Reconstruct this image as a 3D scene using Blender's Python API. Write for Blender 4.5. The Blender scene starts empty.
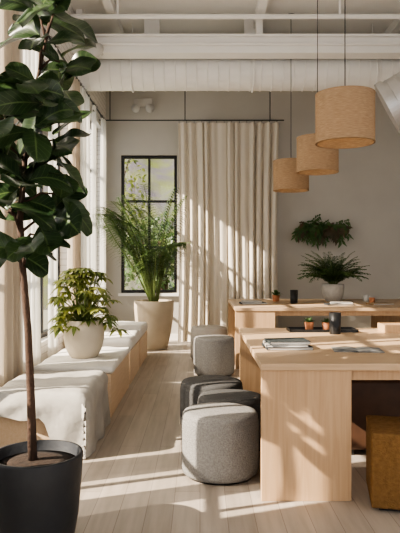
import bpy, bmesh, math, random
from mathutils import Vector, Matrix, noise
random.seed(7)
F=600.0; CH=1.29
def PX(px,Y): return (px-200)*Y/F
def PZ(py,Y): return CH-(py-264)*Y/F
scn=bpy.context.scene
COL=scn.collection
# ---------------------------------------------------------------- materials
def newmat(name):
    m=bpy.data.materials.new(name); m.use_nodes=True
    nt=m.node_tree; nt.nodes.clear()
    out=nt.nodes.new('ShaderNodeOutputMaterial')
    return m,nt,out
def N(nt,t,**kw):
    n=nt.nodes.new(t)
    for k,v in kw.items(): setattr(n,k,v)
    return n
def c4(c): return (c[0],c[1],c[2],1)
def basic(name,c,rough=.6,c2=None,scale=8,bump=0,bscale=60,metal=0,spec=.4,stretch=(1,1,1),detail=4):
    m,nt,out=newmat(name)
    p=N(nt,'ShaderNodeBsdfPrincipled')
    p.inputs['Roughness'].default_value=rough; p.inputs['Metallic'].default_value=metal
    p.inputs['Specular IOR Level'].default_value=spec
    tc=N(nt,'ShaderNodeTexCoord'); mp=N(nt,'ShaderNodeMapping'); mp.inputs['Scale'].default_value=stretch
    nt.links.new(tc.outputs['Object'],mp.inputs[0])
    nz=N(nt,'ShaderNodeTexNoise'); nz.inputs['Scale'].default_value=scale; nz.inputs['Detail'].default_value=detail
    nt.links.new(mp.outputs[0],nz.inputs['Vector'])
    cr=N(nt,'ShaderNodeValToRGB')
    cr.color_ramp.elements[0].position=.3; cr.color_ramp.elements[1].position=.7
    if c2 is None: c2=tuple(v*.88 for v in c)
    cr.color_ramp.elements[0].color=c4(c2); cr.color_ramp.elements[1].color=c4(c)
    nt.links.new(nz.outputs[0],cr.inputs[0]); nt.links.new(cr.outputs[0],p.inputs['Base Color'])
    if bump:
        n2=N(nt,'ShaderNodeTexNoise'); n2.inputs['Scale'].default_value=bscale; n2.inputs['Detail'].default_value=3
        nt.links.new(tc.outputs['Object'],n2.inputs['Vector'])
        b=N(nt,'ShaderNodeBump'); b.inputs['Strength'].default_value=bump; b.inputs['Distance'].default_value=.01
        nt.links.new(n2.outputs[0],b.inputs['Height']); nt.links.new(b.outputs[0],p.inputs['Normal'])
    nt.links.new(p.outputs[0],out.inputs[0])
    return m
def wood(name,c1,c2,axis='X',rough=.5):
    m,nt,out=newmat(name)
    p=N(nt,'ShaderNodeBsdfPrincipled'); p.inputs['Roughness'].default_value=rough
    tc=N(nt,'ShaderNodeTexCoord'); mp=N(nt,'ShaderNodeMapping')
    s={'X':(1.4,30,30),'Y':(30,1.4,30),'Z':(30,30,1.4)}[axis]
    mp.inputs['Scale'].default_value=s
    nt.links.new(tc.outputs['Object'],mp.inputs[0])
    nz=N(nt,'ShaderNodeTexNoise'); nz.inputs['Scale'].default_value=1.6; nz.inputs['Detail'].default_value=9; nz.inputs['Distortion'].default_value=1.0
    nt.links.new(mp.outputs[0],nz.inputs['Vector'])
    cr=N(nt,'ShaderNodeValToRGB'); cr.color_ramp.elements[0].position=.28; cr.color_ramp.elements[1].position=.68
    cr.color_ramp.elements[0].color=c4(c2); cr.color_ramp.elements[1].color=c4(c1)
    nt.links.new(nz.outputs[0],cr.inputs[0]); nt.links.new(cr.outputs[0],p.inputs['Base Color'])
    nt.links.new(p.outputs[0],out.inputs[0]); return m
def floor_mat():
    m,nt,out=newmat('floor_oak_planks')
    p=N(nt,'ShaderNodeBsdfPrincipled'); p.inputs['Roughness'].default_value=.42
    tc=N(nt,'ShaderNodeTexCoord'); mp=N(nt,'ShaderNodeMapping'); mp.inputs['Rotation'].default_value=(0,0,math.pi/2)
    nt.links.new(tc.outputs['Object'],mp.inputs[0])
    br=N(nt,'ShaderNodeTexBrick'); br.inputs['Scale'].default_value=1
    br.inputs['Brick Width'].default_value=1.7; br.inputs['Row Height'].default_value=.14
    br.inputs['Mortar Size'].default_value=.0015; br.inputs['Bias'].default_value=0
    br.inputs['Color1'].default_value=(.50,.43,.36,1); br.inputs['Color2'].default_value=(.42,.36,.30,1); br.inputs['Mortar'].default_value=(.22,.18,.15,1)
    nt.links.new(mp.outputs[0],br.inputs['Vector'])
    mp2=N(nt,'ShaderNodeMapping'); mp2.inputs['Scale'].default_value=(16,1.3,1)
    nt.links.new(tc.outputs['Object'],mp2.inputs[0])
    nz=N(nt,'ShaderNodeTexNoise'); nz.inputs['Scale'].default_value=1.5; nz.inputs['Detail'].default_value=8
    nt.links.new(mp2.outputs[0],nz.inputs['Vector'])
    cr=N(nt,'ShaderNodeValToRGB'); cr.color_ramp.elements[0].color=(.76,.75,.73,1); cr.color_ramp.elements[1].color=(1,1,1,1)
    cr.color_ramp.elements[0].position=.3; cr.color_ramp.elements[1].position=.7
    nt.links.new(nz.outputs[0],cr.inputs[0])
    mx=N(nt,'ShaderNodeMixRGB',blend_type='MULTIPLY'); mx.inputs[0].default_value=1
    nt.links.new(br.outputs['Color'],mx.inputs[1]); nt.links.new(cr.outputs[0],mx.inputs[2])
    nt.links.new(mx.outputs[0],p.inputs['Base Color']); nt.links.new(p.outputs[0],out.inputs[0]); return m
def brick_mat():
    m,nt,out=newmat('white_painted_brick')
    p=N(nt,'ShaderNodeBsdfPrincipled'); p.inputs['Roughness'].default_value=.7
    tc=N(nt,'ShaderNodeTexCoord')
    sx=N(nt,'ShaderNodeSeparateXYZ'); cx=N(nt,'ShaderNodeCombineXYZ')
    nt.links.new(tc.outputs['Object'],sx.inputs[0]); nt.links.new(sx.outputs[1],cx.inputs[0]); nt.links.new(sx.outputs[2],cx.inputs[1])
    br=N(nt,'ShaderNodeTexBrick'); br.inputs['Scale'].default_value=1; br.inputs['Brick Width'].default_value=.22; br.inputs['Row Height'].default_value=.075
    br.inputs['Mortar Size'].default_value=.006
    br.inputs['Color1'].default_value=(.84,.81,.77,1); br.inputs['Color2'].default_value=(.78,.75,.71,1); br.inputs['Mortar'].default_value=(.6,.57,.53,1)
    nt.links.new(cx.outputs[0],br.inputs['Vector']); nt.links.new(br.outputs['Color'],p.inputs['Base Color'])
    b=N(nt,'ShaderNodeBump'); b.inputs['Strength'].default_value=.6; b.inputs['Distance'].default_value=.01; b.invert=True
    nt.links.new(br.outputs['Fac'],b.inputs['Height']); nt.links.new(b.outputs[0],p.inputs['Normal'])
    nt.links.new(p.outputs[0],out.inputs[0]); return m
def fabric(name,c,trans=.3,transp=0,weave=200):
    m,nt,out=newmat(name)
    d=N(nt,'ShaderNodeBsdfDiffuse'); t=N(nt,'ShaderNodeBsdfTranslucent')
    tc=N(nt,'ShaderNodeTexCoord'); nz=N(nt,'ShaderNodeTexNoise'); nz.inputs['Scale'].default_value=weave
    nt.links.new(tc.outputs['Object'],nz.inputs['Vector'])
    cr=N(nt,'ShaderNodeValToRGB'); cr.color_ramp.elements[0].color=c4([v*.88 for v in c]); cr.color_ramp.elements[1].color=c4(c)
    nt.links.new(nz.outputs[0],cr.inputs[0]); nt.links.new(cr.outputs[0],d.inputs[0]); nt.links.new(cr.outputs[0],t.inputs[0])
    mx=N(nt,'ShaderNodeMixShader'); mx.inputs[0].default_value=trans
    nt.links.new(d.outputs[0],mx.inputs[1]); nt.links.new(t.outputs[0],mx.inputs[2])
    last=mx
    if transp:
        tr=N(nt,'ShaderNodeBsdfTransparent'); m2=N(nt,'ShaderNodeMixShader'); m2.inputs[0].default_value=transp
        nt.links.new(mx.outputs[0],m2.inputs[1]); nt.links.new(tr.outputs[0],m2.inputs[2]); last=m2
    nt.links.new(last.outputs[0],out.inputs[0]); return m
def leafmat(name,c,c2,vein,rough=.35,trans=.2,lat=False):
    m,nt,out=newmat(name)
    p=N(nt,'ShaderNodeBsdfPrincipled'); p.inputs['Roughness'].default_value=rough
    uv=N(nt,'ShaderNodeUVMap'); sx=N(nt,'ShaderNodeSeparateXYZ'); nt.links.new(uv.outputs[0],sx.inputs[0])
    tc=N(nt,'ShaderNodeTexCoord'); nz=N(nt,'ShaderNodeTexNoise'); nz.inputs['Scale'].default_value=5
    nt.links.new(tc.outputs['Object'],nz.inputs['Vector'])
    cr=N(nt,'ShaderNodeValToRGB'); cr.color_ramp.elements[0].position=.38; cr.color_ramp.elements[1].position=.62
    cr.color_ramp.elements[0].color=c4(c2); cr.color_ramp.elements[1].color=c4(c)
    nt.links.new(nz.outputs[0],cr.inputs[0])
    s=N(nt,'ShaderNodeMath',operation='SUBTRACT'); s.inputs[1].default_value=.5; nt.links.new(sx.outputs[0],s.inputs[0])
    a=N(nt,'ShaderNodeMath',operation='ABSOLUTE'); nt.links.new(s.outputs[0],a.inputs[0])
    l=N(nt,'ShaderNodeMath',operation='LESS_THAN'); l.inputs[1].default_value=.03; nt.links.new(a.outputs[0],l.inputs[0])
    fac=l
    if lat:
        k1=N(nt,'ShaderNodeMath',operation='MULTIPLY'); k1.inputs[1].default_value=8; nt.links.new(sx.outputs[1],k1.inputs[0])
        k2=N(nt,'ShaderNodeMath',operation='MULTIPLY'); k2.inputs[1].default_value=4; nt.links.new(a.outputs[0],k2.inputs[0])
        k3=N(nt,'ShaderNodeMath',operation='SUBTRACT'); nt.links.new(k1.outputs[0],k3.inputs[0]); nt.links.new(k2.outputs[0],k3.inputs[1])
        k4=N(nt,'ShaderNodeMath',operation='FRACT'); nt.links.new(k3.outputs[0],k4.inputs[0])
        k5=N(nt,'ShaderNodeMath',operation='LESS_THAN'); k5.inputs[1].default_value=.10; nt.links.new(k4.outputs[0],k5.inputs[0])
        k6=N(nt,'ShaderNodeMath',operation='MULTIPLY'); k6.inputs[1].default_value=.5; nt.links.new(k5.outputs[0],k6.inputs[0])
        fac=N(nt,'ShaderNodeMath',operation='MAXIMUM'); nt.links.new(l.outputs[0],fac.inputs[0]); nt.links.new(k6.outputs[0],fac.inputs[1])
        b=N(nt,'ShaderNodeBump'); b.invert=True; b.inputs['Strength'].default_value=.5; b.inputs['Distance'].default_value=.004
        nt.links.new(fac.outputs[0],b.inputs['Height']); nt.links.new(b.outputs[0],p.inputs['Normal'])
    mx=N(nt,'ShaderNodeMixRGB'); mx.inputs[2].default_value=c4(vein)
    nt.links.new(fac.outputs[0],mx.inputs[0]); nt.links.new(cr.outputs[0],mx.inputs[1]); nt.links.new(mx.outputs[0],p.inputs['Base Color'])
    t=N(nt,'ShaderNodeBsdfTranslucent'); nt.links.new(cr.outputs[0],t.inputs[0])
    ms=N(nt,'ShaderNodeMixShader'); ms.inputs[0].default_value=trans
    nt.links.new(p.outputs[0],ms.inputs[1]); nt.links.new(t.outputs[0],ms.inputs[2]); nt.links.new(ms.outputs[0],out.inputs[0]); return m
def glassmat():
    m,nt,out=newmat('window_glass')
    tr=N(nt,'ShaderNodeBsdfTransparent'); g=N(nt,'ShaderNodeBsdfGlossy'); g.inputs['Roughness'].default_value=.02
    mx=N(nt,'ShaderNodeMixShader'); mx.inputs[0].default_value=.04
    nt.links.new(tr.outputs[0],mx.inputs[1]); nt.links.new(g.outputs[0],mx.inputs[2]); nt.links.new(mx.outputs[0],out.inputs[0]); return m
def weave_mat():
    m,nt,out=newmat('woven_shade')
    d=N(nt,'ShaderNodeBsdfDiffuse'); t=N(nt,'ShaderNodeBsdfTranslucent')
    tc=N(nt,'ShaderNodeTexCoord')
    mp=N(nt,'ShaderNodeMapping'); mp.inputs['Scale'].default_value=(10,10,130)
    nt.links.new(tc.outputs['Object'],mp.inputs[0])
    nz=N(nt,'ShaderNodeTexNoise'); nz.inputs['Scale'].default_value=2.2; nz.inputs['Detail'].default_value=4
    nt.links.new(mp.outputs[0],nz.inputs['Vector'])
    cr=N(nt,'ShaderNodeValToRGB'); cr.color_ramp.elements[0].position=.3; cr.color_ramp.elements[1].position=.7
    cr.color_ramp.elements[0].color=(.40,.27,.165,1); cr.color_ramp.elements[1].color=(.60,.43,.275,1)
    nt.links.new(nz.outputs[0],cr.inputs[0]); nt.links.new(cr.outputs[0],d.inputs[0]); nt.links.new(cr.outputs[0],t.inputs[0])
    mx=N(nt,'ShaderNodeMixShader'); mx.inputs[0].default_value=.3
    nt.links.new(d.outputs[0],mx.inputs[1]); nt.links.new(t.outputs[0],mx.inputs[2]); nt.links.new(mx.outputs[0],out.inputs[0]); return m
def emis(name,c,s):
    m,nt,out=newmat(name); e=N(nt,'ShaderNodeEmission'); e.inputs[0].default_value=c4(c); e.inputs[1].default_value=s
    nt.links.new(e.outputs[0],out.inputs[0]); return m

M_floor=floor_mat(); M_brick=brick_mat(); M_glass=glassmat(); M_weave=weave_mat()
M_wall=basic('grey_plaster_wall',(.55,.525,.475),.85,(.51,.485,.44),2,.1,40)
M_wallw=basic('white_plaster_wall',(.72,.70,.66),.8)
M_ceil=basic('white_painted_ceiling',(.88,.86,.82),.7,(.85,.83,.79),3)
M_beam=basic('cream_painted_beam',(.88,.86,.82),.6,(.84,.82,.78),3)
M_black=basic('black_metal',(.015,.015,.016),.4,(.01,.01,.01))
M_oak=wood('oak_table_top',(.57,.40,.25),(.48,.325,.19),'X',.4)
M_oakz=wood('oak_table_panel',(.56,.37,.215),(.47,.295,.16),'Z',.5)
M_oaky=wood('pale_oak_bench',(.70,.52,.35),(.62,.44,.275),'Y',.5)
M_greyst=basic('grey_felt',(.28,.27,.255),.95,(.18,.173,.163),110,.6,150,spec=.1)
M_char=basic('charcoal_felt',(.095,.093,.091),.95,(.06,.059,.058),110,.5,160,spec=.1)
M_white_st=basic('cream_felt',(.62,.58,.52),.95,(.54,.5,.45),130,.5,160,spec=.1)
M_greyb=basic('grey_linen_upholstery',(.46,.435,.395),.95,(.38,.36,.325),6,.9,9,spec=.1)
M_cushion=basic('offwhite_linen_cushion',(.80,.77,.71),.95,(.74,.71,.66),7,.8,11,spec=.1)
M_must=basic('ochre_wool',(.225,.125,.05),.95,(.155,.085,.032),45,.7,120,spec=.1)
M_brown=basic('brown_leather',(.10,.05,.028),.55,(.07,.035,.02),10)
M_potb=basic('matte_black_ceramic',(.022,.024,.028),.5,(.016,.018,.022),12,.15,30)
M_potc=basic('cream_stoneware',(.62,.55,.44),.6,(.56,.49,.39),5,.1,20)
M_pots=basic('sand_ceramic',(.50,.42,.31),.65,(.44,.365,.265),5,.1,20)
M_potw=basic('white_ceramic',(.66,.64,.60),.4)
M_stone=basic('pale_grey_stoneware',(.52,.50,.46),.7,(.42,.40,.37),20,.2,40)
M_metal=basic('brushed_duct_metal',(.62,.61,.60),.38,(.54,.535,.53),6,metal=.6)
M_terra=basic('terracotta',(.45,.19,.09),.7,(.38,.15,.07))
M_soil=basic('dark_soil',(.04,.025,.017),1,(.02,.013,.009),50,.8,60)
M_bark=basic('brown_bark',(.085,.05,.034),.9,(.05,.03,.02),30,.6,60,stretch=(1,1,.2))
M_stem=basic('green_stem',(.16,.22,.06),.6,(.12,.16,.05))
M_fig=leafmat('fig_leaf',(.036,.066,.022),(.018,.038,.015),(.10,.15,.05),.3,.14,True)
M_sch=leafmat('variegated_leaf',(.34,.36,.09),(.12,.18,.05),(.42,.42,.14),.4,.35)
M_palm=leafmat('palm_leaf',(.14,.21,.06),(.06,.12,.035),(.15,.22,.07),.4,.35)
M_fern=leafmat('fern_leaf',(.09,.16,.05),(.045,.10,.03),(.1,.17,.06),.5,.3)
M_red=leafmat('dark_red_leaf',(.12,.075,.04),(.07,.06,.03),(.15,.08,.05),.5,.2)
M_out=leafmat('outdoor_leaf',(.30,.33,.05),(.11,.15,.03),(.3,.35,.1),.6,.5)
M_hill=basic('hillside_shrubs',(.10,.12,.022),.95,(.07,.055,.09),1.1,1,3,detail=6)
M_linen=fabric('linen_curtain',(.83,.765,.66),.22)
M_linend=fabric('linen_curtain_warm',(.76,.67,.55),.4)
M_sheer=fabric('sheer_curtain',(.94,.92,.87),.68,.14)
M_duct=basic('white_galvanised_duct',(.82,.80,.76),.45,(.77,.75,.71),4,metal=.0,spec=.5)
M_paper=basic('paper',(.6,.58,.54),.8,(.55,.53,.5))
M_bkd=basic('dark_book_cover',(.03,.035,.04),.7,spec=.2); M_bkg=basic('grey_book_cover',(.04,.047,.048),.8,spec=.15); M_bkw=basic('white_book_cover',(.45,.43,.4),.7); M_bkt=basic('tan_book_cover',(.4,.26,.14),.6)
M_print=basic('printed_page',(.38,.37,.35),.6,(.06,.07,.08),14,detail=1)
M_bulb=emis('warm_bulb',(1,.75,.45),10)
M_grass=basic('outside_ground',(.25,.24,.18),.9)

# ---------------------------------------------------------------- builders
def meshobj(name,bm,mats,parent=None,loc=(0,0,0),smooth=False):
    me=bpy.data.meshes.new(name); bm.normal_update(); bm.to_mesh(me); bm.free()
    if not isinstance(mats,(list,tuple)): mats=[mats]
    for m in mats: me.materials.append(m)
    if smooth:
        for p in me.polygons: p.use_smooth=True
    o=bpy.data.objects.new(name,me); COL.objects.link(o); o.location=loc
    if parent: o.parent=parent
    return o
def tag(o,label,cat,group=None):
    o['label']=label; o['category']=cat
    if group: o['group']=group
    return o
def thing(name,loc,label,cat,group=None,rz=0):
    e=bpy.data.objects.new(name,None); e.empty_display_size=.1; COL.objects.link(e); e.location=loc; e.rotation_euler=(0,0,rz)
    return tag(e,label,cat,group)
def struct(o): o['kind']='structure'; return o
def abox(bm,x0,x1,y0,y1,z0,z1,mi=0):
    v=[bm.verts.new(p) for p in [(x0,y0,z0),(x1,y0,z0),(x1,y1,z0),(x0,y1,z0),(x0,y0,z1),(x1,y0,z1),(x1,y1,z1),(x0,y1,z1)]]
    for f in [(3,2,1,0),(4,5,6,7),(0,1,5,4),(1,2,6,5),(2,3,7,6),(3,0,4,7)]:
        fa=bm.faces.new([v[i] for i in f]); fa.material_index=mi
def bev(o,w,seg=3,smooth=True):
    m=o.modifiers.new('bevel','BEVEL'); m.width=w; m.segments=seg; m.limit_method='ANGLE'
    if smooth:
        for p in o.data.polygons: p.use_smooth=True
        w2=o.modifiers.new('wn','WEIGHTED_NORMAL')
    return o
def box(name,x0,x1,y0,y1,z0,z1,mat,parent=None,bw=0,loc=(0,0,0)):
    bm=bmesh.new(); abox(bm,x0,x1,y0,y1,z0,z1); o=meshobj(name,bm,mat,parent,loc)
    if bw: bev(o,bw)
    return o
def lathe(bm,prof,seg=48,mi=0,cx=0,cy=0,cz=0,wob=0):
    rings=[]
    for r,z in prof:
        if r<=1e-6: rings.append([bm.verts.new((cx,cy,cz+z))]); continue
        rings.append([bm.verts.new((cx+r*math.cos(2*math.pi*i/seg),cy+r*math.sin(2*math.pi*i/seg),cz+z)) for i in range(seg)])
    for a,b in zip(rings,rings[1:]):
        for i in range(seg):
            j=(i+1)%seg
            if len(a)==1 and len(b)==1: continue
            if len(a)==1: f=bm.faces.new([a[0],b[j],b[i]])
            elif len(b)==1: f=bm.faces.new([a[i],a[j],b[0]])
            else: f=bm.faces.new([a[i],a[j],b[j],b[i]])
            f.material_index=mi
def lobj(name,prof,mat,parent=None,loc=(0,0,0),seg=48):
    bm=bmesh.new(); lathe(bm,prof,seg); return meshobj(name,bm,mat,parent,loc,True)
def tube(bm,pts,rad,seg=8,mi=0):
    rings=[]
    pts=[Vector(p) for p in pts]
    for i,p in enumerate(pts):
        d=(pts[min(i+1,len(pts)-1)]-pts[max(i-1,0)]).normalized()
        a=d.cross(Vector((0,0,1)) if abs(d.z)<.9 else Vector((1,0,0))).normalized(); b=d.cross(a)
        r=rad[i] if isinstance(rad,(list,tuple)) else rad
        rings.append([bm.verts.new(p+a*r*math.cos(2*math.pi*k/seg)+b*r*math.sin(2*math.pi*k/seg)) for k in range(seg)])
    for a,b in zip(rings,rings[1:]):
        for i in range(seg):
            j=(i+1)%seg; f=bm.faces.new([a[i],a[j],b[j],b[i]]); f.material_index=mi
    f=bm.faces.new(rings[0][::-1]); f.material_index=mi
    f=bm.faces.new(rings[-1]); f.material_index=mi
def wfun(kind,t):
    if kind=='fig': return ((1-(2*min(1,t/1.0)**1.25-1)**2)**.5)*(.62+.48*t) if 0<t<1 else 0.03
    if kind=='lance': return max(.02,math.sin(math.pi*t**.7)**1.1)
    return max(.02,math.sin(math.pi*t**.85)**.8)
def leaf(bm,uvl,o,d,nrm,L,W,kind='oval',bend=.3,nv=6,nu=4,wave=0,fold=.15,mi=0):
    d=d.normalized(); side=d.cross(nrm)
    if side.length<1e-3: side=d.cross(Vector((1,0,0)))
    side.normalize(); n=side.cross(d).normalized(); ph=random.random()*6
    g=[]
    for i in range(nv+1):
        t=i/nv; w=wfun(kind,t)*W*.5
        c=o+d*L*t*(1-.15*bend*t)+Vector((0,0,-1))*bend*L*t*t
        row=[]
        for j in range(nu+1):
            s=j/nu*2-1
            row.append((bm.verts.new(c+side*w*s+n*(fold*abs(s)*w+wave*W*math.sin(ph+t*9+s*2)*abs(s))),(j/nu,t)))
        g.append(row)
    for i in range(nv):
        for j in range(nu):
            q=[g[i][j],g[i][j+1],g[i+1][j+1],g[i+1][j]]
            f=bm.faces.new([x[0] for x in q]); f.material_index=mi; f.smooth=True
            for lo,x in zip(f.loops,q): lo[uvl].uv=x[1]
def rv(s=1): return Vector((random.uniform(-s,s),random.uniform(-s,s),random.uniform(-s,s)))
def clampv(bm,x0=-99,x1=99,y0=-99,y1=99,z0=-99):
    for v in bm.verts:
        c=v.co; c.x=max(x0,min(x1,c.x)); c.y=max(y0,min(y1,c.y)); c.z=max(z0,c.z)

# ---------------------------------------------------------------- shell
XL=-1.6; XR=5.2; YB=10.2; YF=-4; ZC=4.5
struct(box('floor',XL-.25,XR+.2,YF,YB+.2,-.1,0,M_floor))
bm=bmesh.new(); abox(bm,XL-.25,XR+.2,YF,YB+.2,ZC,ZC+.15)
struct(meshobj('ceiling',bm,M_ceil))
wins=[(-2.6,-.6),(-.2,1.9),(2.3,4.6),(5.0,7.25),(7.55,9.8)]; ZS,ZT=.5,3.5
bm=bmesh.new(); x0,x1=XL-.22,XL
abox(bm,x0,x1,YF,YB,0,ZS); abox(bm,x0,x1,YF,YB,ZT,ZC)
ys=[YF]+[v for w in wins for v in w]+[YB]
for a,b in zip(ys[0::2],ys[1::2]): abox(bm,x0,x1,a,b,ZS,ZT)
struct(meshobj('wall_left',bm,M_brick))
bx0,bx1,bz0,bz1=PX(121,YB),PX(177,YB),PZ(293,YB),PZ(155,YB)
bm=bmesh.new(); abox(bm,XL-.22,bx0,YB,YB+.2,0,ZC); abox(bm,bx1,XR,YB,YB+.2,0,ZC); abox(bm,bx0,bx1,YB,YB+.2,0,bz0); abox(bm,bx0,bx1,YB,YB+.2,bz1,ZC)
struct(meshobj('wall_back',bm,M_wall))
fill_wins=[(-3.4,-.4),(.4,3.4)]  # unseen window openings, added to let in fill light from the right
bm=bmesh.new(); abox(bm,XR,XR+.2,YF,YB+.2,0,.7); abox(bm,XR,XR+.2,YF,YB+.2,3.9,ZC)
ys=[YF]+[v for w in fill_wins for v in w]+[YB+.2]
for a,b in zip(ys[0::2],ys[1::2]): abox(bm,XR,XR+.2,a,b,.7,3.9)
struct(meshobj('wall_right',bm,M_wallw))
bm=bmesh.new(); abox(bm,XL,XR,YB-.02,YB,0,.1); struct(meshobj('baseboard_back',bm,M_beam))
def window(i,axis,a0,a1,z0,z1,nc,nr,pos,mw=.015):
    bm=bmesh.new()
    def bb(a,b,c,d,t=.04):
        if axis=='Y': abox(bm,pos-t/2,pos+t/2,a,b,c,d)
        else: abox(bm,a,b,pos-t/2,pos+t/2,c,d)
    fw=.05
    bb(a0,a0+fw,z0,z1,.06); bb(a1-fw,a1,z0,z1,.06); bb(a0,a1,z0,z0+fw,.061); bb(a0,a1,z1-fw,z1,.061)
    for k in range(1,nc):
        a=a0+(a1-a0)*k/nc; bb(a-mw,a+mw,z0,z1,.035)
    for k in range(1,nr):
        z=z0+(z1-z0)*k/nr; bb(a0,a1,z-mw,z+mw,.033)
    if axis=='Y': abox(bm,pos-.003,pos+.003,a0+.02,a1-.02,z0+.02,z1-.02,1)
    else: abox(bm,a0+.02,a1-.02,pos-.003,pos+.003,z0+.02,z1-.02,1)
    struct(meshobj('window_%d'%i,bm,[M_black,M_glass]))
for i,(a,b) in enumerate(wins): window(i+2,'Y',a,b,ZS,ZT,3,4,XL-.12,.02)
for i,(a,b) in enumerate(fill_wins): window(i+7,'Y',a,b,.7,3.9,3,4,XR+.1)  # frames and panes for the added fill-light openings, out of view
window(1,'X',bx0,bx1,bz0,bz1,2,3,YB+.08,.02)
bm=bmesh.new()
abox(bm,bx0-.04,bx1+.04,YB-.06,YB,bz0-.05,bz0-.005)
struct(meshobj('trim_1',bm,M_beam))
k=2
for x in [-1.1,.75,2.6,4.4]:
    struct(box('trim_%d'%k,x-.05,x+.05,YF,YB,ZC-.12,ZC,M_beam)); k+=1
for (ya,yb,za,zb_) in ((7.5,7.72,3.93,4.12),(7.44,7.78,4.12,4.145),(8.3,8.45,4.2,4.38),(8.9,9.1,4.18,4.38),(5.0,5.2,4.2,4.38),(3.0,3.2,4.2,4.38)):
    struct(box('trim_%d'%k,XL,XR,ya,yb,za,zb_,M_beam)); k+=1
for x in [-1.52,.75,3.0]:
    struct(box('trim_%d'%k,x-.04,x+.04,7.56,7.66,4.145,4.38 if x==.75 else ZC,M_beam)); k+=1

# ---------------------------------------------------------------- ducts
def duct(name,p0,p1,r,label,mat,step=.16,ridge=.006):
    p0,p1=Vector(p0),Vector(p1); mid=(p0+p1)/2
    root=thing(name,mid,label,'air duct')
    d=(p1-p0); L=d.length; d.normalize()
    a=d.cross(Vector((0,0,1))).normalized(); b=d.cross(a)
    bm=bmesh.new(); n=int(L/step); seg=64; rings=[]
    for i in range(n):
        for off,rr in ((0,r),(.92,r),(.935,r+ridge),(.975,r+ridge),(.99,r)):
            t=(i+off)/n
            rings.append([bm.verts.new(p0-mid+d*(L*t)+(a*math.cos(2*math.pi*q/seg)+b*math.sin(2*math.pi*q/seg))*rr) for q in range(seg)])
    for A,B in zip(rings,rings[1:]):
        for q in range(seg): bm.faces.new([A[q],A[(q+1)%seg],B[(q+1)%seg],B[q]])
    bm.faces.new(rings[0][::-1]); bm.faces.new(rings[-1])
    meshobj('duct_pipe',bm,mat,root,smooth=False)
    return root,p0,p1,d,L,mid
rt,p0,p1,d,L,mid=duct('spiral_air_duct',(XL+.01,8.0,3.83),(XR-.01,8.0,3.83),.225,'large white painted spiral air duct hung below the ceiling',M_duct,.14,.009)
for x in (-.9,.7,2.3,3.9):
    bm=bmesh.new()
    pts=[(x-mid.x,.24*math.cos(t*math.pi/12),.24*math.sin(t*math.pi/12)) for t in range(25)]
    tube(bm,pts,.010,6); tube(bm,[(x-mid.x,0,.23),(x-mid.x,0,ZC-3.83)],.006,6)
    meshobj('duct_hanger',bm,M_beam,rt)
rt,p0,p1,d,L,mid=duct('branch_air_duct',(2.06,6.55,2.98),(3.8,5.9,3.93),.29,'ribbed silver-grey round duct angled down from the ceiling',M_metal,.10,.009)
bm=bmesh.new(); q=p0-mid; tube(bm,[q-d*.015,q+d*.06],.31,48); meshobj('duct_collar',bm,M_metal,rt)
bm=bmesh.new(); tube(bm,[p0.lerp(p1,.5)-mid+Vector((0,0,.2)),p0.lerp(p1,.5)-mid+Vector((0,0,ZC-p0.lerp(p1,.5).z))],.008,6); meshobj('duct_hanger',bm,M_beam,rt)
for (y,z,r) in ((7.47,4.03,.018),(7.3,4.30,.03)):
    bm=bmesh.new(); tube(bm,[(-1.58,y,z),(5.18,y,z)],r,10)
    for x in (-1.0,1.7,4.5):
        if z>4.1: abox(bm,x-.012,x+.012,y-.012,y+.012,z,ZC)
    tag(meshobj('conduit_pipe',bm,M_beam),'cream painted conduit pipe running along the ceiling beams','pipe','ceiling conduits')
for x,y in ((-.63,7.9),(.68,7.9)):
    t=thing('ceiling_track_light',(x,y,4.26),'flat grey ceiling light box fixed under the joists','ceiling light','ceiling light boxes')
    box('light_housing',-.2,.2,-.07,.07,-.08,-.01,M_metal,t,.01)
    box('mounting_plate',-.1,.1,-.04,.04,-.01,ZC-4.26,M_beam,t)
def spot(x,y,z,par=None):
    t=thing('emergency_light',(x,y,z),'white wall mounted emergency light with two round heads','emergency light')
    box('housing',-.16,.16,-.07,0,-.06,.07,M_potw,t,.01)
    for s in (-1,1):
        bm=bmesh.new(); tube(bm,[(s*.1,-.05,-.07),(s*.11,-.1,-.1),(s*.12,-.15,-.12)],[.03,.06,.075],16); meshobj('lamp_head',bm,M_potw,t,smooth=True)
spot(PX(143,10.1),YB,4.02)
t=thing('ceiling_spotlight',(PX(100,7.4),7.4,3.93),'white adjustable ceiling spotlight on a short arm','spotlight')
bm=bmesh.new(); tube(bm,[(0,.15,0),(0,.1,-.0),(0,-.02,.0)],.02,8); meshobj('arm',bm,M_potw,t)
bm=bmesh.new(); tube(bm,[(0,0,.02),(-.05,-.08,-.03),(-.12,-.18,-.1)],[.06,.09,.1],20); meshobj('lamp_head',bm,M_potw,t,smooth=True)

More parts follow.
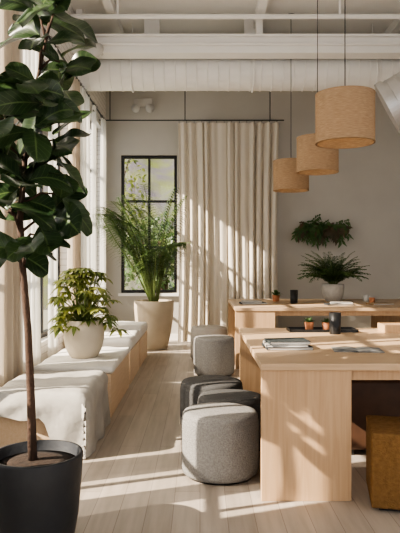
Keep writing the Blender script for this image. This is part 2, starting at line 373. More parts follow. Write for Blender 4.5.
# ---------------------------------------------------------------- curtains
def curtain(name,axis,a0,a1,pos,z0,z1,mat,label,group,folds,amp=.05,seed=0):
    rnd=random.Random(seed); W=a1-a0; cx=(a0+a1)/2
    loc=(cx,pos,z0) if axis=='X' else (pos,cx,z0)
    root=thing(name,loc,label,'curtain',group)
    nu=int(folds*16); nz=24; bm=bmesh.new(); g=[]
    offs=[rnd.uniform(.2,1.5) for _ in range(int(folds)+4)]; ph=rnd.random()*3
    ph2=[rnd.uniform(-1.6,1.6) for _ in range(int(folds)+4)]
    for i in range(nz+1):
        zz=i/nz; row=[]
        for j in range(nu+1):
            s=j/nu; f=s*folds; kk=int(f); w_=f-kk; w_=w_*w_*(3-2*w_)
            a=offs[kk]*(1-w_)+offs[kk+1]*w_; pp=(ph2[kk]*(1-w_)+ph2[kk+1]*w_)*(1.2-.5*zz)
            am=amp*a*(1-.3*zz)
            y=am*math.sin(2*math.pi*f+pp+.6*math.sin(zz*2.2+ph+s*5))+.25*am*math.sin(4*math.pi*f+1+zz*1.5)
            x=(s-.5)*W*(1-.03*math.sin(zz*3))+ .2*(W/folds)*math.cos(2*math.pi*f+pp)*.6
            z=zz*(z1-z0)
            row.append(bm.verts.new((x,y,z) if axis=='X' else (y,x,z)))
        g.append(row)
    for i in range(nz):
        for j in range(nu): bm.faces.new([g[i][j],g[i][j+1],g[i+1][j+1],g[i+1][j]])
    meshobj('curtain_fabric',bm,mat,root,smooth=True)
    n=int(folds)
    for j in range(0,n+1,1 if axis=='X' else 2):
        s=-W/2+W*j/n*.96+.02*W
        bm=bmesh.new(); pts=[]
        for q in range(13):
            an=2*math.pi*q/12
            pts.append((s,.02*math.cos(an),z1-z0+.02+.02*math.sin(an)) if axis=='X' else (.02*math.cos(an),s,z1-z0+.02+.02*math.sin(an)))
        tube(bm,pts,.003,5); meshobj('curtain_ring',bm,M_black,root)
YC=9.75
curtain('linen_curtain','X',PX(177,YC),PX(279,YC),YC,.03,PZ(123,YC),M_linen,'floor-length cream linen curtain hanging in soft pleats','beige drapes',13,.066,3)
zr=PZ(121,YC)+.012
t=thing('curtain_rod',(PX(178,YC),YC,zr),'long thin black metal curtain rod with ceiling rods','curtain rod')
bm=bmesh.new(); tube(bm,[(-1.19,0,0),(PX(284,YC)-PX(178,YC),0,0)],.010,8); meshobj('rod',bm,M_black,t)
for px in (110,185,270):
    bm=bmesh.new(); xx=PX(px,YC)-PX(178,YC); tube(bm,[(xx,0,0),(xx,0,ZC-zr)],.008,6); meshobj('rod_support',bm,M_black,t)
XCU=XL+.085; ZRD=3.57
t=thing('window_curtain_rod',(XCU,4.5,ZRD),'black metal curtain rod running along the windows','curtain rod')
bm=bmesh.new(); tube(bm,[(0,-7.2,0),(0,5.1,0)],.012,8); meshobj('rod',bm,M_black,t)
for y in (-6,-4.5,-2.4,.4,2.95,5.0):
    bm=bmesh.new(); tube(bm,[(0,y,0),(-.085,y,.0)],.01,6); meshobj('rod_bracket',bm,M_black,t)
lab_s='sheer white window curtain with soft vertical folds'; lab_l='warm beige linen curtain gathered beside the window'
seg=[(-2.6,-.9,'s',10),(-.15,.4,'s',6),(.8,1.3,'s',5),(1.7,2.3,'l',7),(2.72,2.95,'s',3),(3.25,3.6,'s',5),(3.95,4.35,'s',5),(4.55,5.1,'l',6),(5.15,5.6,'s',6),(6.05,6.4,'s',5),(6.95,7.5,'l',6),(7.6,8.15,'s',8),(8.5,8.75,'s',4),(9.25,9.6,'s',5)]  # panels nearest the camera are unseen, added with gaps to shape sun streaks
for i,(a,b,k_,f) in enumerate(seg):
    if k_=='s': curtain('sheer_curtain','Y',a,b,XCU,.04,ZRD-.02,M_sheer,lab_s,'window sheers',f,.036,i)
    else: curtain('linen_curtain','Y',a,b,XCU,.04,ZRD-.02,M_linend,lab_l,'window linen drapes',f,.038,i)

# ---------------------------------------------------------------- benches
def softbox(bm,x0,x1,y0,y1,z0,z1,r=.04,n=(10,14,3),amp=.008,seed=0):
    b2=bmesh.new(); abox(b2,x0,x1,y0,y1,z0,z1)
    bmesh.ops.bevel(b2,geom=b2.edges[:],offset=r,segments=4,profile=.5,affect='EDGES')
    bmesh.ops.triangulate(b2,faces=[f for f in b2.faces if len(f.verts)>4])
    for e in range(2):
        long=[e for e in b2.edges if e.calc_length()>.12]
        bmesh.ops.subdivide_edges(b2,edges=long,cuts=3,use_grid_fill=True)
    for v in b2.verts:
        q=v.co+Vector((seed,0,0))
        v.co.z+=amp*noise.noise(q*7)*(1 if v.co.z>z0+.03 else 0); v.co.x+=amp*.6*noise.noise(q*8+Vector((9,0,0)))
    mp={}
    for v in b2.verts: mp[v]=bm.verts.new(v.co)
    for f in b2.faces: bm.faces.new([mp[v] for v in f.verts])
    b2.free()
t=thing('upholstered_bench',(-1.08,4.4,0),'wide bench with rumpled grey linen cover draped over pale oak base','bench')
box('wood_base',-.33,.27,-.38,.46,0,.36,M_oaky,t,.004)
prof=[(-.335,.365),(-.335,.41),(-.31,.428)]
for i in range(1,14): prof.append((-.31+.57*i/14,.435))
for i in range(0,9):
    a=math.pi/2*(1-i/8); prof.append((.262+.078*math.cos(a),.357+.078*math.sin(a)))
for i in range(1,10): prof.append((.340+.010*i/9,.357-.35*i/9))
def drape(ylo,yhi,ny=50):
    bm=bmesh.new(); rows=[]; R=.06
    for j in range(ny+1):
        y=ylo+(yhi-ylo)*j/ny; row=[]
        edge=min(j,ny-j)/ny*(yhi-ylo)
        rd=0 if edge>R else R-math.sqrt(max(0,R**2-(R-edge)**2))
        for (x,z) in prof:
            side=1 if x>.30 and z<.40 else 0
            w=.012*noise.noise(Vector((x*6,y*5,z*6)))+.007*noise.noise(Vector((x*16,y*12,z*14)))
            fz=max(0,(.40-z)/.40)
            row.append(bm.verts.new((x+(w*1.2+.012*math.sin(y*17)*fz if side else 0)-(rd*.5 if side else 0),y,z+(0 if side else w)-(rd if z>.40 else rd*.4*(1-fz)))))
        rows.append(row)
    for A,B in zip(rows,rows[1:]):
        for i in range(len(prof)-1): bm.faces.new([A[i],A[i+1],B[i+1],B[i]])
    for row,sg in ((rows[0],-1),(rows[-1],1)):
        prev=row
        for k in range(1,9):
            cur=[]
            for i,v in enumerate(row):
                u=min(1,max(0,(v.co.x-.02)/.14)); u=u*u*(3-2*u)
                zb=.27-.262*u+.012*math.sin(v.co.x*19)*(1-u)
                z=v.co.z+(min(zb,v.co.z)-v.co.z)*k/8
                cur.append(bm.verts.new((v.co.x,v.co.y+sg*(.010+.008*math.sin(v.co.x*30+k*.5))*min(1,k/2),z)))
            for i in range(len(row)-1): bm.faces.new([prev[i],cur[i],cur[i+1],prev[i+1]] if sg<0 else [prev[i+1],cur[i+1],cur[i],prev[i]])
            prev=cur
    return bm
meshobj('draped_cover',drape(-.44,.48),M_greyb,t,smooth=True)
def bench(y0,y1,label,ncush,h=.34,xr=.335,th=.09,xc=None,amp=.012):
    cy=(y0+y1)/2; t=thing('window_bench',(-1.08,cy,0),label,'bench','oak window benches'); hl=(y1-y0)/2
    if xc is None: xc=xr+.014
    box('wood_base',-.33,xr,-hl,hl,0,h,M_oaky,t,.004)
    for i in range(ncush):
        a=-hl+2*hl*i/ncush+.012; b=-hl+2*hl*(i+1)/ncush-.012
        bm=bmesh.new(); softbox(bm,-.335,xc,a,b,h+.002,h+.002+th,min(.045,th*.42),amp=amp,seed=i+cy); meshobj('cushion',bm,M_cushion,t,smooth=True)
bench(5.04,6.30,'low pale oak box bench with off-white linen pad',1,.36,.335,.06,None,.010)
bench(6.42,7.38,'pale oak box bench topped with plump white cushions',2,.35,.335,.135)
bench(7.50,8.46,'pale oak box bench with white cushions near the palm',2,.35,.335,.135)

# ---------------------------------------------------------------- stools
def stool(x,y,r,h,mat,label):
    t=thing('pouf_stool',(x,y,0),label,'stool','round upholstered stools')
    prof=[(0,.015),(r*.93,.015),(r*.975,.025),(r*1.0,.05),(r*1.0,h*.3),(r*1.0,h-.07),(r*.99,h-.05),(r*.975,h-.042),(r*.98,h-.034),(r*.965,h-.018),(r*.92,h-.004),(r*.8,h+.003),(r*.4,h+.008),(0,h+.009)]
    bm=bmesh.new(); lathe(bm,prof,64); meshobj('upholstered_seat',bm,mat,t,smooth=True)
    lobj('base',[(0,0),(r*.86,0),(r*.86,.016),(0,.016)],M_black,t,seg=32)
stool(.123,3.70,.238,.39,M_greyst,'round heathered grey felt pouf stool beside the oak table')
stool(.215,4.19,.235,.375,M_char,'round charcoal felt pouf stool tucked by the table')
stool(.09,4.68,.245,.385,M_char,'round charcoal felt pouf stool further along the aisle')
stool(.165,7.02,.24,.44,M_greyst,'round grey felt pouf stool beside the second table')
stool(.12,8.15,.25,.44,M_white_st,'round cream felt pouf stool by the second table')
t=thing('cube_stool',(1.185,3.26,0),'square brown ochre wool upholstered cube stool under the table edge','stool',None,-.2)
bm=bmesh.new(); softbox(bm,-.26,.26,-.2,.2,.02,.41,.012,amp=.002); meshobj('upholstered_body',bm,M_must,t,smooth=True)
box('base',-.22,.22,-.16,.16,0,.02,M_black,t)
bm=bmesh.new(); tube(bm,[(-.255,-.2,.375),(.255,-.2,.375)],.003,6); meshobj('seam_piping',bm,M_must,t)
t=thing('leather_cube_stool',(1.27,4.25,0),'dark brown leather cube stool under the oak table','stool')
bm=bmesh.new(); softbox(bm,-.3,.3,-.23,.23,.04,.51,.025,amp=.003); meshobj('upholstered_body',bm,M_brown,t,smooth=True)
for sx in (-1,1):
    for sy in (-1,1):
        box('leg',sx*.25-.02,sx*.25+.02,sy*.18-.02,sy*.18+.02,0,.045,M_black,t)

# ---------------------------------------------------------------- tables
def table(x0,y0,w,l,label):
    t=thing('communal_table',(x0+w/2,y0+l/2,0),label,'table','oak communal tables')
    hw,hl=w/2,l/2
    box('table_top',-hw,hw,-hl,hl,.712,.75,M_oak,t,.003)
    for sx in (-1,1):
        for sy in (-1,1):
            xa=-hw+.004 if sx<0 else hw-.494
            ya=-hl+.012 if sy<0 else hl-.052
            box('panel_leg',xa,xa+.49,ya,ya+.04,0,.711,M_oakz,t,.003)
    box('apron',-hw+.5,hw-.5,-hl+.06,-hl+.085,.65,.711,M_oakz,t)
    box('apron',-hw+.5,hw-.5,hl-.085,hl-.06,.65,.711,M_oakz,t)
    box('stretcher',-hw+.2,hw-.2,-.03,.03,.63,.711,M_oakz,t)
T1=(.33,3.25,2.4,1.82); T2=(.43,7.36,2.7,1.9)
table(*T1,'long solid oak communal table with wide panel legs')
table(*T2,'solid oak communal table with plants and cups on top')
ZTb=.7505
def book(x,y,z,w,d,h,rz,mat,label='closed hardcover book lying flat on the table',group='books on the tables'):
    t=thing('book',(x,y,z),label,'book',group,rz)
    bm=bmesh.new(); abox(bm,-w/2,w/2,-d/2,d/2,0,h*.12); abox(bm,-w/2,w/2,-d/2,d/2,h*.88,h); abox(bm,-w/2,-w/2+h*.12,-d/2,d/2,h*.12,h*.88)
    meshobj('cover',bm,mat,t)
    box('pages',-w/2+h*.12,w/2-.004,-d/2+.004,d/2-.004,h*.12,h*.88,M_paper,t)
book(.56,3.86,ZTb,.29,.22,.018,.06,M_bkd,'dark hardcover book at the bottom of a stack')
book(.55,3.865,ZTb+.0183,.27,.205,.016,-.03,M_bkw,'pale hardcover book in the middle of a stack')
book(.56,3.86,ZTb+.0346,.26,.195,.018,.08,M_bkg,'dark grey hardcover book on top of a stack')
def magazine(x,y,z,w,d,rz):
    t=thing('open_magazine',(x,y,z),'open magazine with printed pages lying on the table','magazine',None,rz)
    for s,mat in ((-1,M_print),(1,M_print)):
        bm=bmesh.new(); n=10; top=[];bot=[]
        for i in range(n+1):
            u=i/n; xx=s*u*w/2; zz=.002+.012*math.sin(math.pi*min(1,u*1.4)*.75)*(1-u*.8)
            top.append([bm.verts.new((xx,-d/2,zz)),bm.verts.new((xx,d/2,zz))]); bot.append([bm.verts.new((xx,-d/2,0)),bm.verts.new((xx,d/2,0))])
        for i in range(n):
            bm.faces.new([top[i][0],top[i+1][0],top[i+1][1],top[i][1]]); bm.faces.new([bot[i][0],bot[i][1],bot[i+1][1],bot[i+1][0]])
            bm.faces.new([bot[i][0],bot[i+1][0],top[i+1][0],top[i][0]]); bm.faces.new([bot[i][1],top[i][1],top[i+1][1],bot[i+1][1]])
        bm.faces.new([bot[n][0],bot[n][1],top[n][1],top[n][0]])
        meshobj('page_block',bm,mat,t)
magazine(.985,3.76,ZTb,.30,.2,-.12)
t=thing('serving_tray',(.98,4.83,ZTb),'slim black tray holding small succulents','tray')
bm=bmesh.new(); abox(bm,-.27,.27,-.1,.1,0,.008); abox(bm,-.27,.27,-.1,-.092,.008,.022); abox(bm,-.27,.27,.092,.1,.008,.022); abox(bm,-.27,-.262,-.1,.1,.008,.022); abox(bm,.262,.27,-.1,.1,.008,.022)
meshobj('tray_body',bm,M_black,t)
def smallpot(x,y,z,r,h,pm,name,label,cat,lm,n,L,W,group=None,kind='lance',spread=.8,emin=.3,bend=.35):
    t=thing(name,(x,y,z),label,cat,group)
    lobj('pot',[(0,0),(r*.75,0),(r*.8,.004),(r,h),(r*.9,h),(r*.85,h*.85),(0,h*.85)],pm,t,seg=32)
    lobj('soil',[(0,0),(r*.86,0),(0,.006)],M_soil,t,(0,0,h*.86),24)
    bm=bmesh.new(); uvl=bm.loops.layers.uv.new('UVMap')
    for i in range(n):
        a=random.random()*6.28; e=random.uniform(emin,1.5)
        d=Vector((math.cos(a)*math.cos(e)*spread,math.sin(a)*math.cos(e)*spread,math.sin(e)))
        leaf(bm,uvl,Vector((math.cos(a)*r*.3*random.random(),math.sin(a)*r*.3,h*.85)),d,Vector((0,0,1)),L*random.uniform(.7,1.1),W,kind,bend,6,2)
    meshobj('foliage',bm,lm,t,smooth=True); return t
smallpot(.88,4.83,ZTb+.009,.038,.065,M_terra,'potted_succulent','small succulent in a terracotta pot on the tray','potted plant',M_fern,26,.08,.022,'small succulents',spread=.6)
smallpot(1.02,4.85,ZTb+.009,.036,.06,M_terra,'potted_succulent','small succulent in a terracotta pot on the tray','potted plant',M_fern,26,.07,.02,'small succulents',spread=.6)
def cup(x,y,z,r,h,mat,label,handle=False,group=None):
    t=thing('cup',(x,y,z),label,'cup',group)
    lobj('cup_body',[(0,0),(r*.85,0),(r*.9,.004),(r,h),(r*.93,h),(r*.82,.01),(0,.01)],mat,t,seg=32)
    if handle:
        bm=bmesh.new(); tube(bm,[(r*.9,0,h*.8),(r*1.5,0,h*.75),(r*1.6,0,h*.5),(r*1.4,0,h*.25),(r*.88,0,h*.2)],.005,6); meshobj('handle',bm,mat,t)
cup(PX(335,4.62),4.62,ZTb,.046,.165,M_black,'tall matte black tumbler standing on the oak table')
t=thing('wooden_tray',(1.62,4.8,ZTb),'shallow wooden box standing on the oak table','tray')
bm=bmesh.new(); abox(bm,-.17,.17,-.1,.1,0,.01); abox(bm,-.17,.17,-.1,-.088,.01,.06); abox(bm,-.17,.17,.088,.1,.01,.06); abox(bm,-.17,-.158,-.088,.088,.01,.06); abox(bm,.158,.17,-.088,.088,.01,.06)
meshobj('tray_body',bm,M_oakz,t)
book(.72,8.15,ZTb,.34,.24,.02,.1,M_bkg,'grey hardcover book lying on the second table')
book(.70,8.15,ZTb+.0203,.28,.2,.02,-.1,M_bkw,'pale hardcover book stacked on another')
book(1.83,7.9,ZTb,.34,.22,.02,.1,M_bkd,'dark hardcover book lying by the fern')
book(1.86,7.9,ZTb+.0203,.28,.2,.016,-.15,M_bkw,'pale hardcover book stacked by the fern')
book(2.4,8.0,ZTb,.3,.22,.02,.2,M_bkt,'tan hardcover book on the second table')
smallpot(PX(276,8.7),8.7,ZTb,.055,.09,M_terra,'potted_herb','small leafy herb in a terracotta pot','potted plant',M_palm,30,.15,.04,None,'oval',1)
cup(PX(294,8.3),8.3,ZTb,.055,.18,M_black,'black tumbler standing on the second table')
cup(PX(366,8.6),8.6,ZTb,.045,.1,M_potw,'small white ceramic mug on the second table',True)
cup(PX(372,8.2),8.2,ZTb,.04,.08,M_terra,'small terracotta coloured cup on the second table')
t=thing('potted_fern',(PX(333,8.75),8.75,ZTb),'bushy feathery green fern in a pale stoneware bowl-shaped pot','potted plant')
lobj('pot',[(0,0),(.10,0),(.115,.01),(.155,.1),(.165,.2),(.16,.25),(.148,.25),(.145,.22),(0,.22)],M_stone,t,seg=40)
lobj('soil',[(0,0),(.144,0),(0,.01)],M_soil,t,(0,0,.222),24)
bm=bmesh.new(); bm2=bmesh.new(); uvl=bm2.loops.layers.uv.new('UVMap')
for i in range(96):
    a=random.random()*6.28; e=random.uniform(.8,1.55); L=random.uniform(.42,.66); h=Vector((math.cos(a),math.sin(a),0)); n=10
    pts=[]
    p=h*.04+Vector((0,0,.23)); ang=e; dr=random.uniform(.08,.17)
    for s in range(n+1):
        pts.append(p.copy()); p=p+(h*math.cos(ang)+Vector((0,0,1))*math.sin(ang))*L/n; ang-=dr
    tube(bm,pts,.002,4)
    for k in range(4,31):
        s=k/31*n; p=pts[int(s)].lerp(pts[min(int(s)+1,n)],s-int(s)); tan=(pts[min(int(s)+1,n)]-pts[int(s)]).normalized()
        sd=tan.cross(Vector((0,0,1))).normalized() if abs(tan.z)<.98 else Vector((1,0,0))
        for g_ in (-1,1): leaf(bm2,uvl,p,tan*.5+sd*g_+rv(.25),Vector((0,-.3,1)),.06*math.sin(math.pi*min(1,k/32))+.015,.016,'oval',.3,3,2)
clampv(bm2,z0=.03)
meshobj('stems',bm,M_stem,t,smooth=True); meshobj('foliage',bm2,M_fern,t,smooth=True)

# ---------------------------------------------------------------- pendants
def pendant(x,y,zb,label):
    t=thing('pendant_lamp',(x,y,zb),label,'pendant lamp','woven pendant lamps')
    R,H=.228,.385
    bm=bmesh.new(); lathe(bm,[(R,0),(R,H),(R-.008,H),(R-.008,0),(R,0)],64); meshobj('shade',bm,M_weave,t,smooth=False)
    for z_ in (0,H-.01):
        bm=bmesh.new(); lathe(bm,[(R+.002,z_),(R+.002,z_+.01),(R-.01,z_+.01),(R-.01,z_),(R+.002,z_)],64); meshobj('rim_band',bm,M_weave,t,smooth=False)
    bm=bmesh.new()
    for k in range(3):
        a=k*2.094; tube(bm,[(0,0,H-.03),(math.cos(a)*(R-.009),math.sin(a)*(R-.009),H-.03)],.003,6)
    meshobj('shade_spider',bm,M_black,t)
    bm=bmesh.new(); tube(bm,[(0,0,.26),(0,0,ZC-zb-.03)],.004,8); meshobj('cord',bm,M_black,t)
    lobj('ceiling_canopy',[(0,0),(.06,.0),(.06,.03),(0,.03)],M_black,t,(0,0,ZC-zb-.03),24)
    lobj('socket',[(0,0),(.022,0),(.022,.07),(0,.07)],M_black,t,(0,0,.2),16)
    lobj('bulb',[(0,0),(.025,.01),(.038,.04),(.03,.075),(.018,.1),(0,.1)],M_bulb,t,(0,0,.1),20)
for px,Y,zb in ((345,4.7,2.235),(317.5,6.62,2.30),(291,7.74,2.235)):
    pendant(PX(px,Y),Y,zb,'woven natural drum pendant lamp on a thin black cord')
# ---------------------------------------------------------------- fig tree
fx,fy=PX(37,2.8),2.8
t=thing('potted_fiddle_leaf_fig',(fx,fy,0),'tall fiddle leaf fig tree in a matte black pot','potted plant')
lobj('pot',[(0,0),(.155,0),(.17,.01),(.19,.12),(.205,.28),(.212,.40),(.209,.41),(.196,.41),(.19,.36),(0,.36)],M_potb,t,seg=64)
lobj('soil',[(0,0),(.189,0),(.1,.012),(0,.016)],M_soil,t,(0,0,.362),40)
def W(px,py,Y): return Vector((PX(px,Y)-fx,Y-fy,PZ(py,Y)))
trunk=[Vector((-.02,0,.36)),W(31,400,2.8),W(28,330,2.78),W(23,270,2.78),W(20,220,2.8),W(25,160,2.82),W(33,100,2.85),W(46,40,2.85)]
bm=bmesh.new()
tube(bm,trunk,[.022,.019,.017,.016,.015,.013,.010,.006],10)
ends=[(52,20,2.85),(60,2,2.8),(42,48,2.75),(60,62,2.9),(62,88,2.85),(24,88,2.7),(0,85,2.85),(46,108,2.7),(10,132,2.95),(52,140,2.85),(56,168,2.85),(-2,165,2.75),(60,194,2.8),(52,220,2.9),(26,185,2.65),(8,212,2.7),(40,236,2.75),(26,252,2.7),(0,118,2.6),(-12,140,2.8),(-8,205,2.9),(8,242,2.8),(34,135,2.65),(36,15,2.95)]
bm2=bmesh.new(); uvl=bm2.loops.layers.uv.new('UVMap')
def nearest_on_trunk(p):
    best=None
    for a,b in zip(trunk[3:],trunk[4:]):
        for s in (0,.25,.5,.75,1):
            q=a.lerp(b,s)
            if q.z<p.z-.03:
                dd=(q-p).length
                if best is None or dd<best[0]: best=(dd,q)
    return best[1] if best else trunk[3]
for (px,py,Y) in ends:
    e=W(px,py,Y); s=nearest_on_trunk(e); m_=s.lerp(e,.5)+Vector((0,0,.03))
    tube(bm,[s,m_,e],[.008,.006,.004],6)
    out=(e-s).normalized()
    for k in range(4 if random.random()<.7 else 5):
        a=k*1.5+random.random()*.9
        d=(out*.35+Vector((math.cos(a),math.sin(a)*.7,random.uniform(-.6,.8)))).normalized()
        if e.x>.02 and d.x>0: d.x*=.5
        L=random.uniform(.17,.26)
        nr=Vector((random.uniform(-.8,.8),random.uniform(-1.2,-.1),random.uniform(.2,1)))
        leaf(bm2,uvl,e+d*.01+Vector((0,0,random.uniform(-.05,.05))),d,nr,L,L*random.uniform(.68,.8),'fig',random.uniform(.1,.5),16,8,.05,random.uniform(.03,.28))
for i in range(10):
    f=random.uniform(0,1)*(len(trunk)-5)+4; a=trunk[int(f)].lerp(trunk[min(int(f)+1,len(trunk)-1)],f-int(f))
    an=random.random()*6.28; d=Vector((math.cos(an),math.sin(an)-.3,random.uniform(-.2,.6)))
    L=random.uniform(.16,.23); leaf(bm2,uvl,a,d,Vector((random.uniform(-.4,.4),-.9,.6)),L,L*.74,'fig',random.uniform(.1,.5),16,8,.05,.2)
meshobj('trunk',bm,M_bark,t,smooth=True); meshobj('foliage',bm2,M_fig,t,smooth=True)

# ---------------------------------------------------------------- schefflera on bench
sx_,sy_=PX(84,5.6),5.6
t=thing('potted_schefflera',(sx_,sy_,.424),'leafy yellow-green plant in a cream rounded vase on the bench','potted plant')
lobj('pot',[(0,0),(.115,0),(.13,.01),(.165,.08),(.185,.17),(.188,.23),(.175,.30),(.158,.335),(.162,.345),(.148,.345),(.145,.31),(0,.31)],M_potc,t,seg=56)
lobj('soil',[(0,0),(.144,0),(0,.012)],M_soil,t,(0,0,.312),32)
bm=bmesh.new(); bm2=bmesh.new(); uvl=bm2.loops.layers.uv.new('UVMap')
for i in range(76):
    a=random.random()*6.28; rr=random.uniform(.04,.35); hh=random.uniform(.38,.88)-rr*.5
    e=Vector((max(-.2,math.cos(a)*rr),math.sin(a)*rr*.8,hh)); s=Vector((math.cos(a)*.04,math.sin(a)*.04,.31))
    tube(bm,[s,s.lerp(e,.5)+Vector((0,0,.05)),e],[.005,.004,.003],5)
    for k in range(8):
        b=k*.785+random.random()*.3
        d=Vector((math.cos(b),math.sin(b),random.uniform(-.2,.35)))+Vector((math.cos(a),math.sin(a),0))*.3
        leaf(bm2,uvl,e,d,Vector((0,0,1)),random.uniform(.09,.15),.042,'oval',.5,5,2,0,.2)
clampv(bm2,x0=-.31,z0=.16)
meshobj('stems',bm,M_stem,t,smooth=True); meshobj('foliage',bm2,M_sch,t,smooth=True)

# ---------------------------------------------------------------- palm
px_,py_=PX(154,9.15),9.15
t=thing('potted_palm',(px_,py_,0),'large arching palm in a tall sand coloured pot by the window','potted plant')
lobj('pot',[(0,0),(.19,0),(.205,.02),(.25,.2),(.285,.42),(.302,.62),(.302,.72),(.296,.735),(.272,.735),(.268,.68),(0,.68)],M_pots,t,seg=56)
lobj('soil',[(0,0),(.266,0),(0,.02)],M_soil,t,(0,0,.682),32)
bm=bmesh.new(); bm2=bmesh.new(); uvl=bm2.loops.layers.uv.new('UVMap')
fr=[]
for i in range(7): fr.append((4.0+.11*i,1.9,2.3,.98,1.15,.07,.10))
for i in range(5): fr.append((3.5+.25*i,1.7,2.1,1.2,1.35,.08,.13))
for i in range(5): fr.append((4.9+.25*i,1.3,1.8,1.0,1.3,.09,.14))
for i in range(6): fr.append((random.random()*6.28,1.6,2.0,1.35,1.5,.04,.10))
for (a,L0,L1,a0,a1,d0,d1) in fr:
    h=Vector((math.cos(a)*.9,math.sin(a),0))
    if h.x>0: h.x*=.6
    if h.y>0: h.y*=.25
    L=random.uniform(L0,L1); ang=random.uniform(a0,a1); dr=random.uniform(d0,d1)
    pts=[]; n=14; p=Vector((math.cos(a)*.06,math.sin(a)*.06,.68))
    for k in range(n+1):
        pts.append(p.copy()); p=p+(h*math.cos(ang)+Vector((0,0,1))*math.sin(ang))*L/n; ang-=dr*(.3+1.3*k/n)
    for p in pts:
        if p.x<-.45: p.x=-.45-(1-math.exp((p.x+.45)*4))*.2
    tube(bm,pts,[.009*(1-.8*k/n)+.002 for k in range(n+1)],6)
    for k in range(11,n*3+1):
        s=k/(n*3); f=s*n; p=pts[int(min(f,n-1))].lerp(pts[min(int(min(f,n-1))+1,n)],f-int(min(f,n-1)))
        tan=(pts[min(int(f)+1,n)]-pts[max(int(f)-1,0)]).normalized()
        sd=tan.cross(Vector((0,0,1))).normalized()
        ll=.36*math.sin(math.pi*min(1,(s-.2)*1.0+.12))**.7 if s>.1 else .1
        for sgn in (-1,1):
            leaf(bm2,uvl,p,tan*.6+sd*sgn+Vector((0,0,.12)),Vector((0,0,1)),max(.1,ll*random.uniform(.85,1.1)),.030,'lance',.55,5,2,0,.2)
clampv(bm2,x0=-1.41-px_,x1=.5,y1=9.62-py_); clampv(bm,y1=9.6-py_)
meshobj('stems',bm,M_stem,t,smooth=True); meshobj('foliage',bm2,M_palm,t,smooth=True)

# ---------------------------------------------------------------- wall plant
wx,wz=PX(322,YB),PZ(230,YB)
t=thing('hanging_wall_plant',(wx,YB-.06,wz),'loose trailing green and brownish plant mounted on the wall','wall plant')
bm=bmesh.new(); tube(bm,[(-.38,0,-.02),(-.15,-.02,.03),(.1,-.02,0),(.36,0,.03)],[.03,.045,.045,.025],10); abox(bm,-.12,.12,0,.06,-.06,.06); meshobj('driftwood_mount',bm,M_bark,t,smooth=True)
sprays=[]
for i in range(56):
    x=random.triangular(-.38,.38,0); up=random.uniform(-.7,.9)
    sprays.append((x,random.gauss(.0,.05),Vector((x*1.6+random.gauss(0,.55),-.35,up*.7))))
for mat,nm,sp in ((M_fern,'foliage',sprays[:36]),(M_red,'brown_foliage',sprays[36:])):
    bm=bmesh.new(); uvl=bm.loops.layers.uv.new('UVMap')
    for (x,z,d0) in sp:
        d0=d0.normalized(); p=Vector((x,-.06,z)); stp=random.uniform(.024,.038)
        for i in range(random.randint(6,10)):
            p=p+d0*stp; d0=(d0+Vector((0,0,-.10))).normalized()
            if p.y<-.25: p.y=-.25
            for sg in (-1,1):
                sd=d0.cross(Vector((0,1,0))).normalized()*sg
                leaf(bm,uvl,p,d0*.8+sd+rv(.35),Vector((0,-1,.4)),random.uniform(.06,.11),.030,'oval',.4,4,2)
    clampv(bm,x0=-.62,x1=.62,y1=.05)
    meshobj(nm,bm,mat,t,smooth=True)

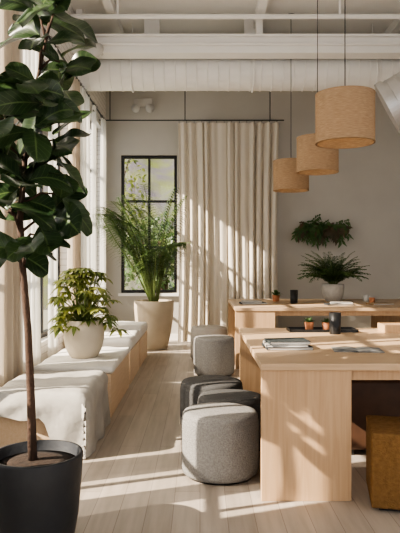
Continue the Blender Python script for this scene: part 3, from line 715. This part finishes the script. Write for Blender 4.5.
# ---------------------------------------------------------------- outdoors
t=tag(box('outside_ground',-30,30,YB+.25,22,-.3,-.1,M_grass),'flat ground outside the window','ground')
bm=bmesh.new(); g=[]
for j in range(41):
    row=[]
    for i in range(61):
        x=-22+i*.7; y=18+j*.7
        z=-.2+ (y-18)*.55+1.2*noise.noise(Vector((x*.15,y*.15,1)))*min(1,(y-18)/6)+.7*noise.noise(Vector((x*.8,y*.8,5)))*min(1,(y-18)/3)
        row.append(bm.verts.new((x,y,z)))
    g.append(row)
for j in range(40):
    for i in range(60): bm.faces.new([g[j][i],g[j][i+1],g[j+1][i+1],g[j+1][i]])
tag(meshobj('hillside',bm,M_hill,smooth=True),'shrub covered hillside rising outside the window','hill')
def tree(x,y,h,R,n,mat,label):
    t=thing('outdoor_tree',(x,y,-.1),label,'tree')
    bm=bmesh.new(); tube(bm,[(0,0,0),(.1,0,h*.4),(0,.1,h*.8)],[.14,.1,.05],8)
    for k in range(6):
        a=k; tube(bm,[(.05,0,h*.45),(math.cos(a)*R*.6,math.sin(a)*R*.6,h*.8)],[.04,.015],6)
    meshobj('trunk',bm,M_bark,t,smooth=True)
    bm=bmesh.new(); uvl=bm.loops.layers.uv.new('UVMap')
    for i in range(n):
        p=rv(1)
        while p.length>1: p=rv(1)
        p=Vector((p.x*R,p.y*R*.7,p.z*h*.42+h*.62)); leaf(bm,uvl,p,rv(1),rv(1),random.uniform(.12,.22),.1,'oval',.2,2,2)
    meshobj('foliage',bm,mat,t)
tree(-2.5,16.3,5.4,1.0,900,M_out,'yellow-green leafy tree outside the window')
tree(-.9,13.2,2.4,.9,1000,M_palm,'green leafy tree outside the window')

# ---------------------------------------------------------------- light
w=bpy.data.worlds.new('World'); scn.world=w; w.use_nodes=True
nt=w.node_tree; bg=nt.nodes['Background']; bg.inputs[0].default_value=(.92,.95,1,1); bg.inputs[1].default_value=1.4
s=bpy.data.lights.new('sun','SUN'); s.energy=18; s.angle=.010; s.color=(1,.88,.73)
so=bpy.data.objects.new('sun',s); COL.objects.link(so); so.location=(-8,-3,6)
so.rotation_euler=Vector((.8,.3,-.56)).to_track_quat('-Z','Y').to_euler()
cam=bpy.data.cameras.new('camera'); co=bpy.data.objects.new('camera',cam); COL.objects.link(co)
co.location=(0,0,CH); co.rotation_euler=(math.pi/2,0,0)
cam.sensor_fit='VERTICAL'; cam.sensor_height=24; cam.lens=24*F/533; cam.shift_y=-2.5/533
scn.camera=co
scn.view_settings.view_transform='AgX'
try: scn.view_settings.look='AgX - Medium High Contrast'
except Exception: pass
scn.view_settings.exposure=.15
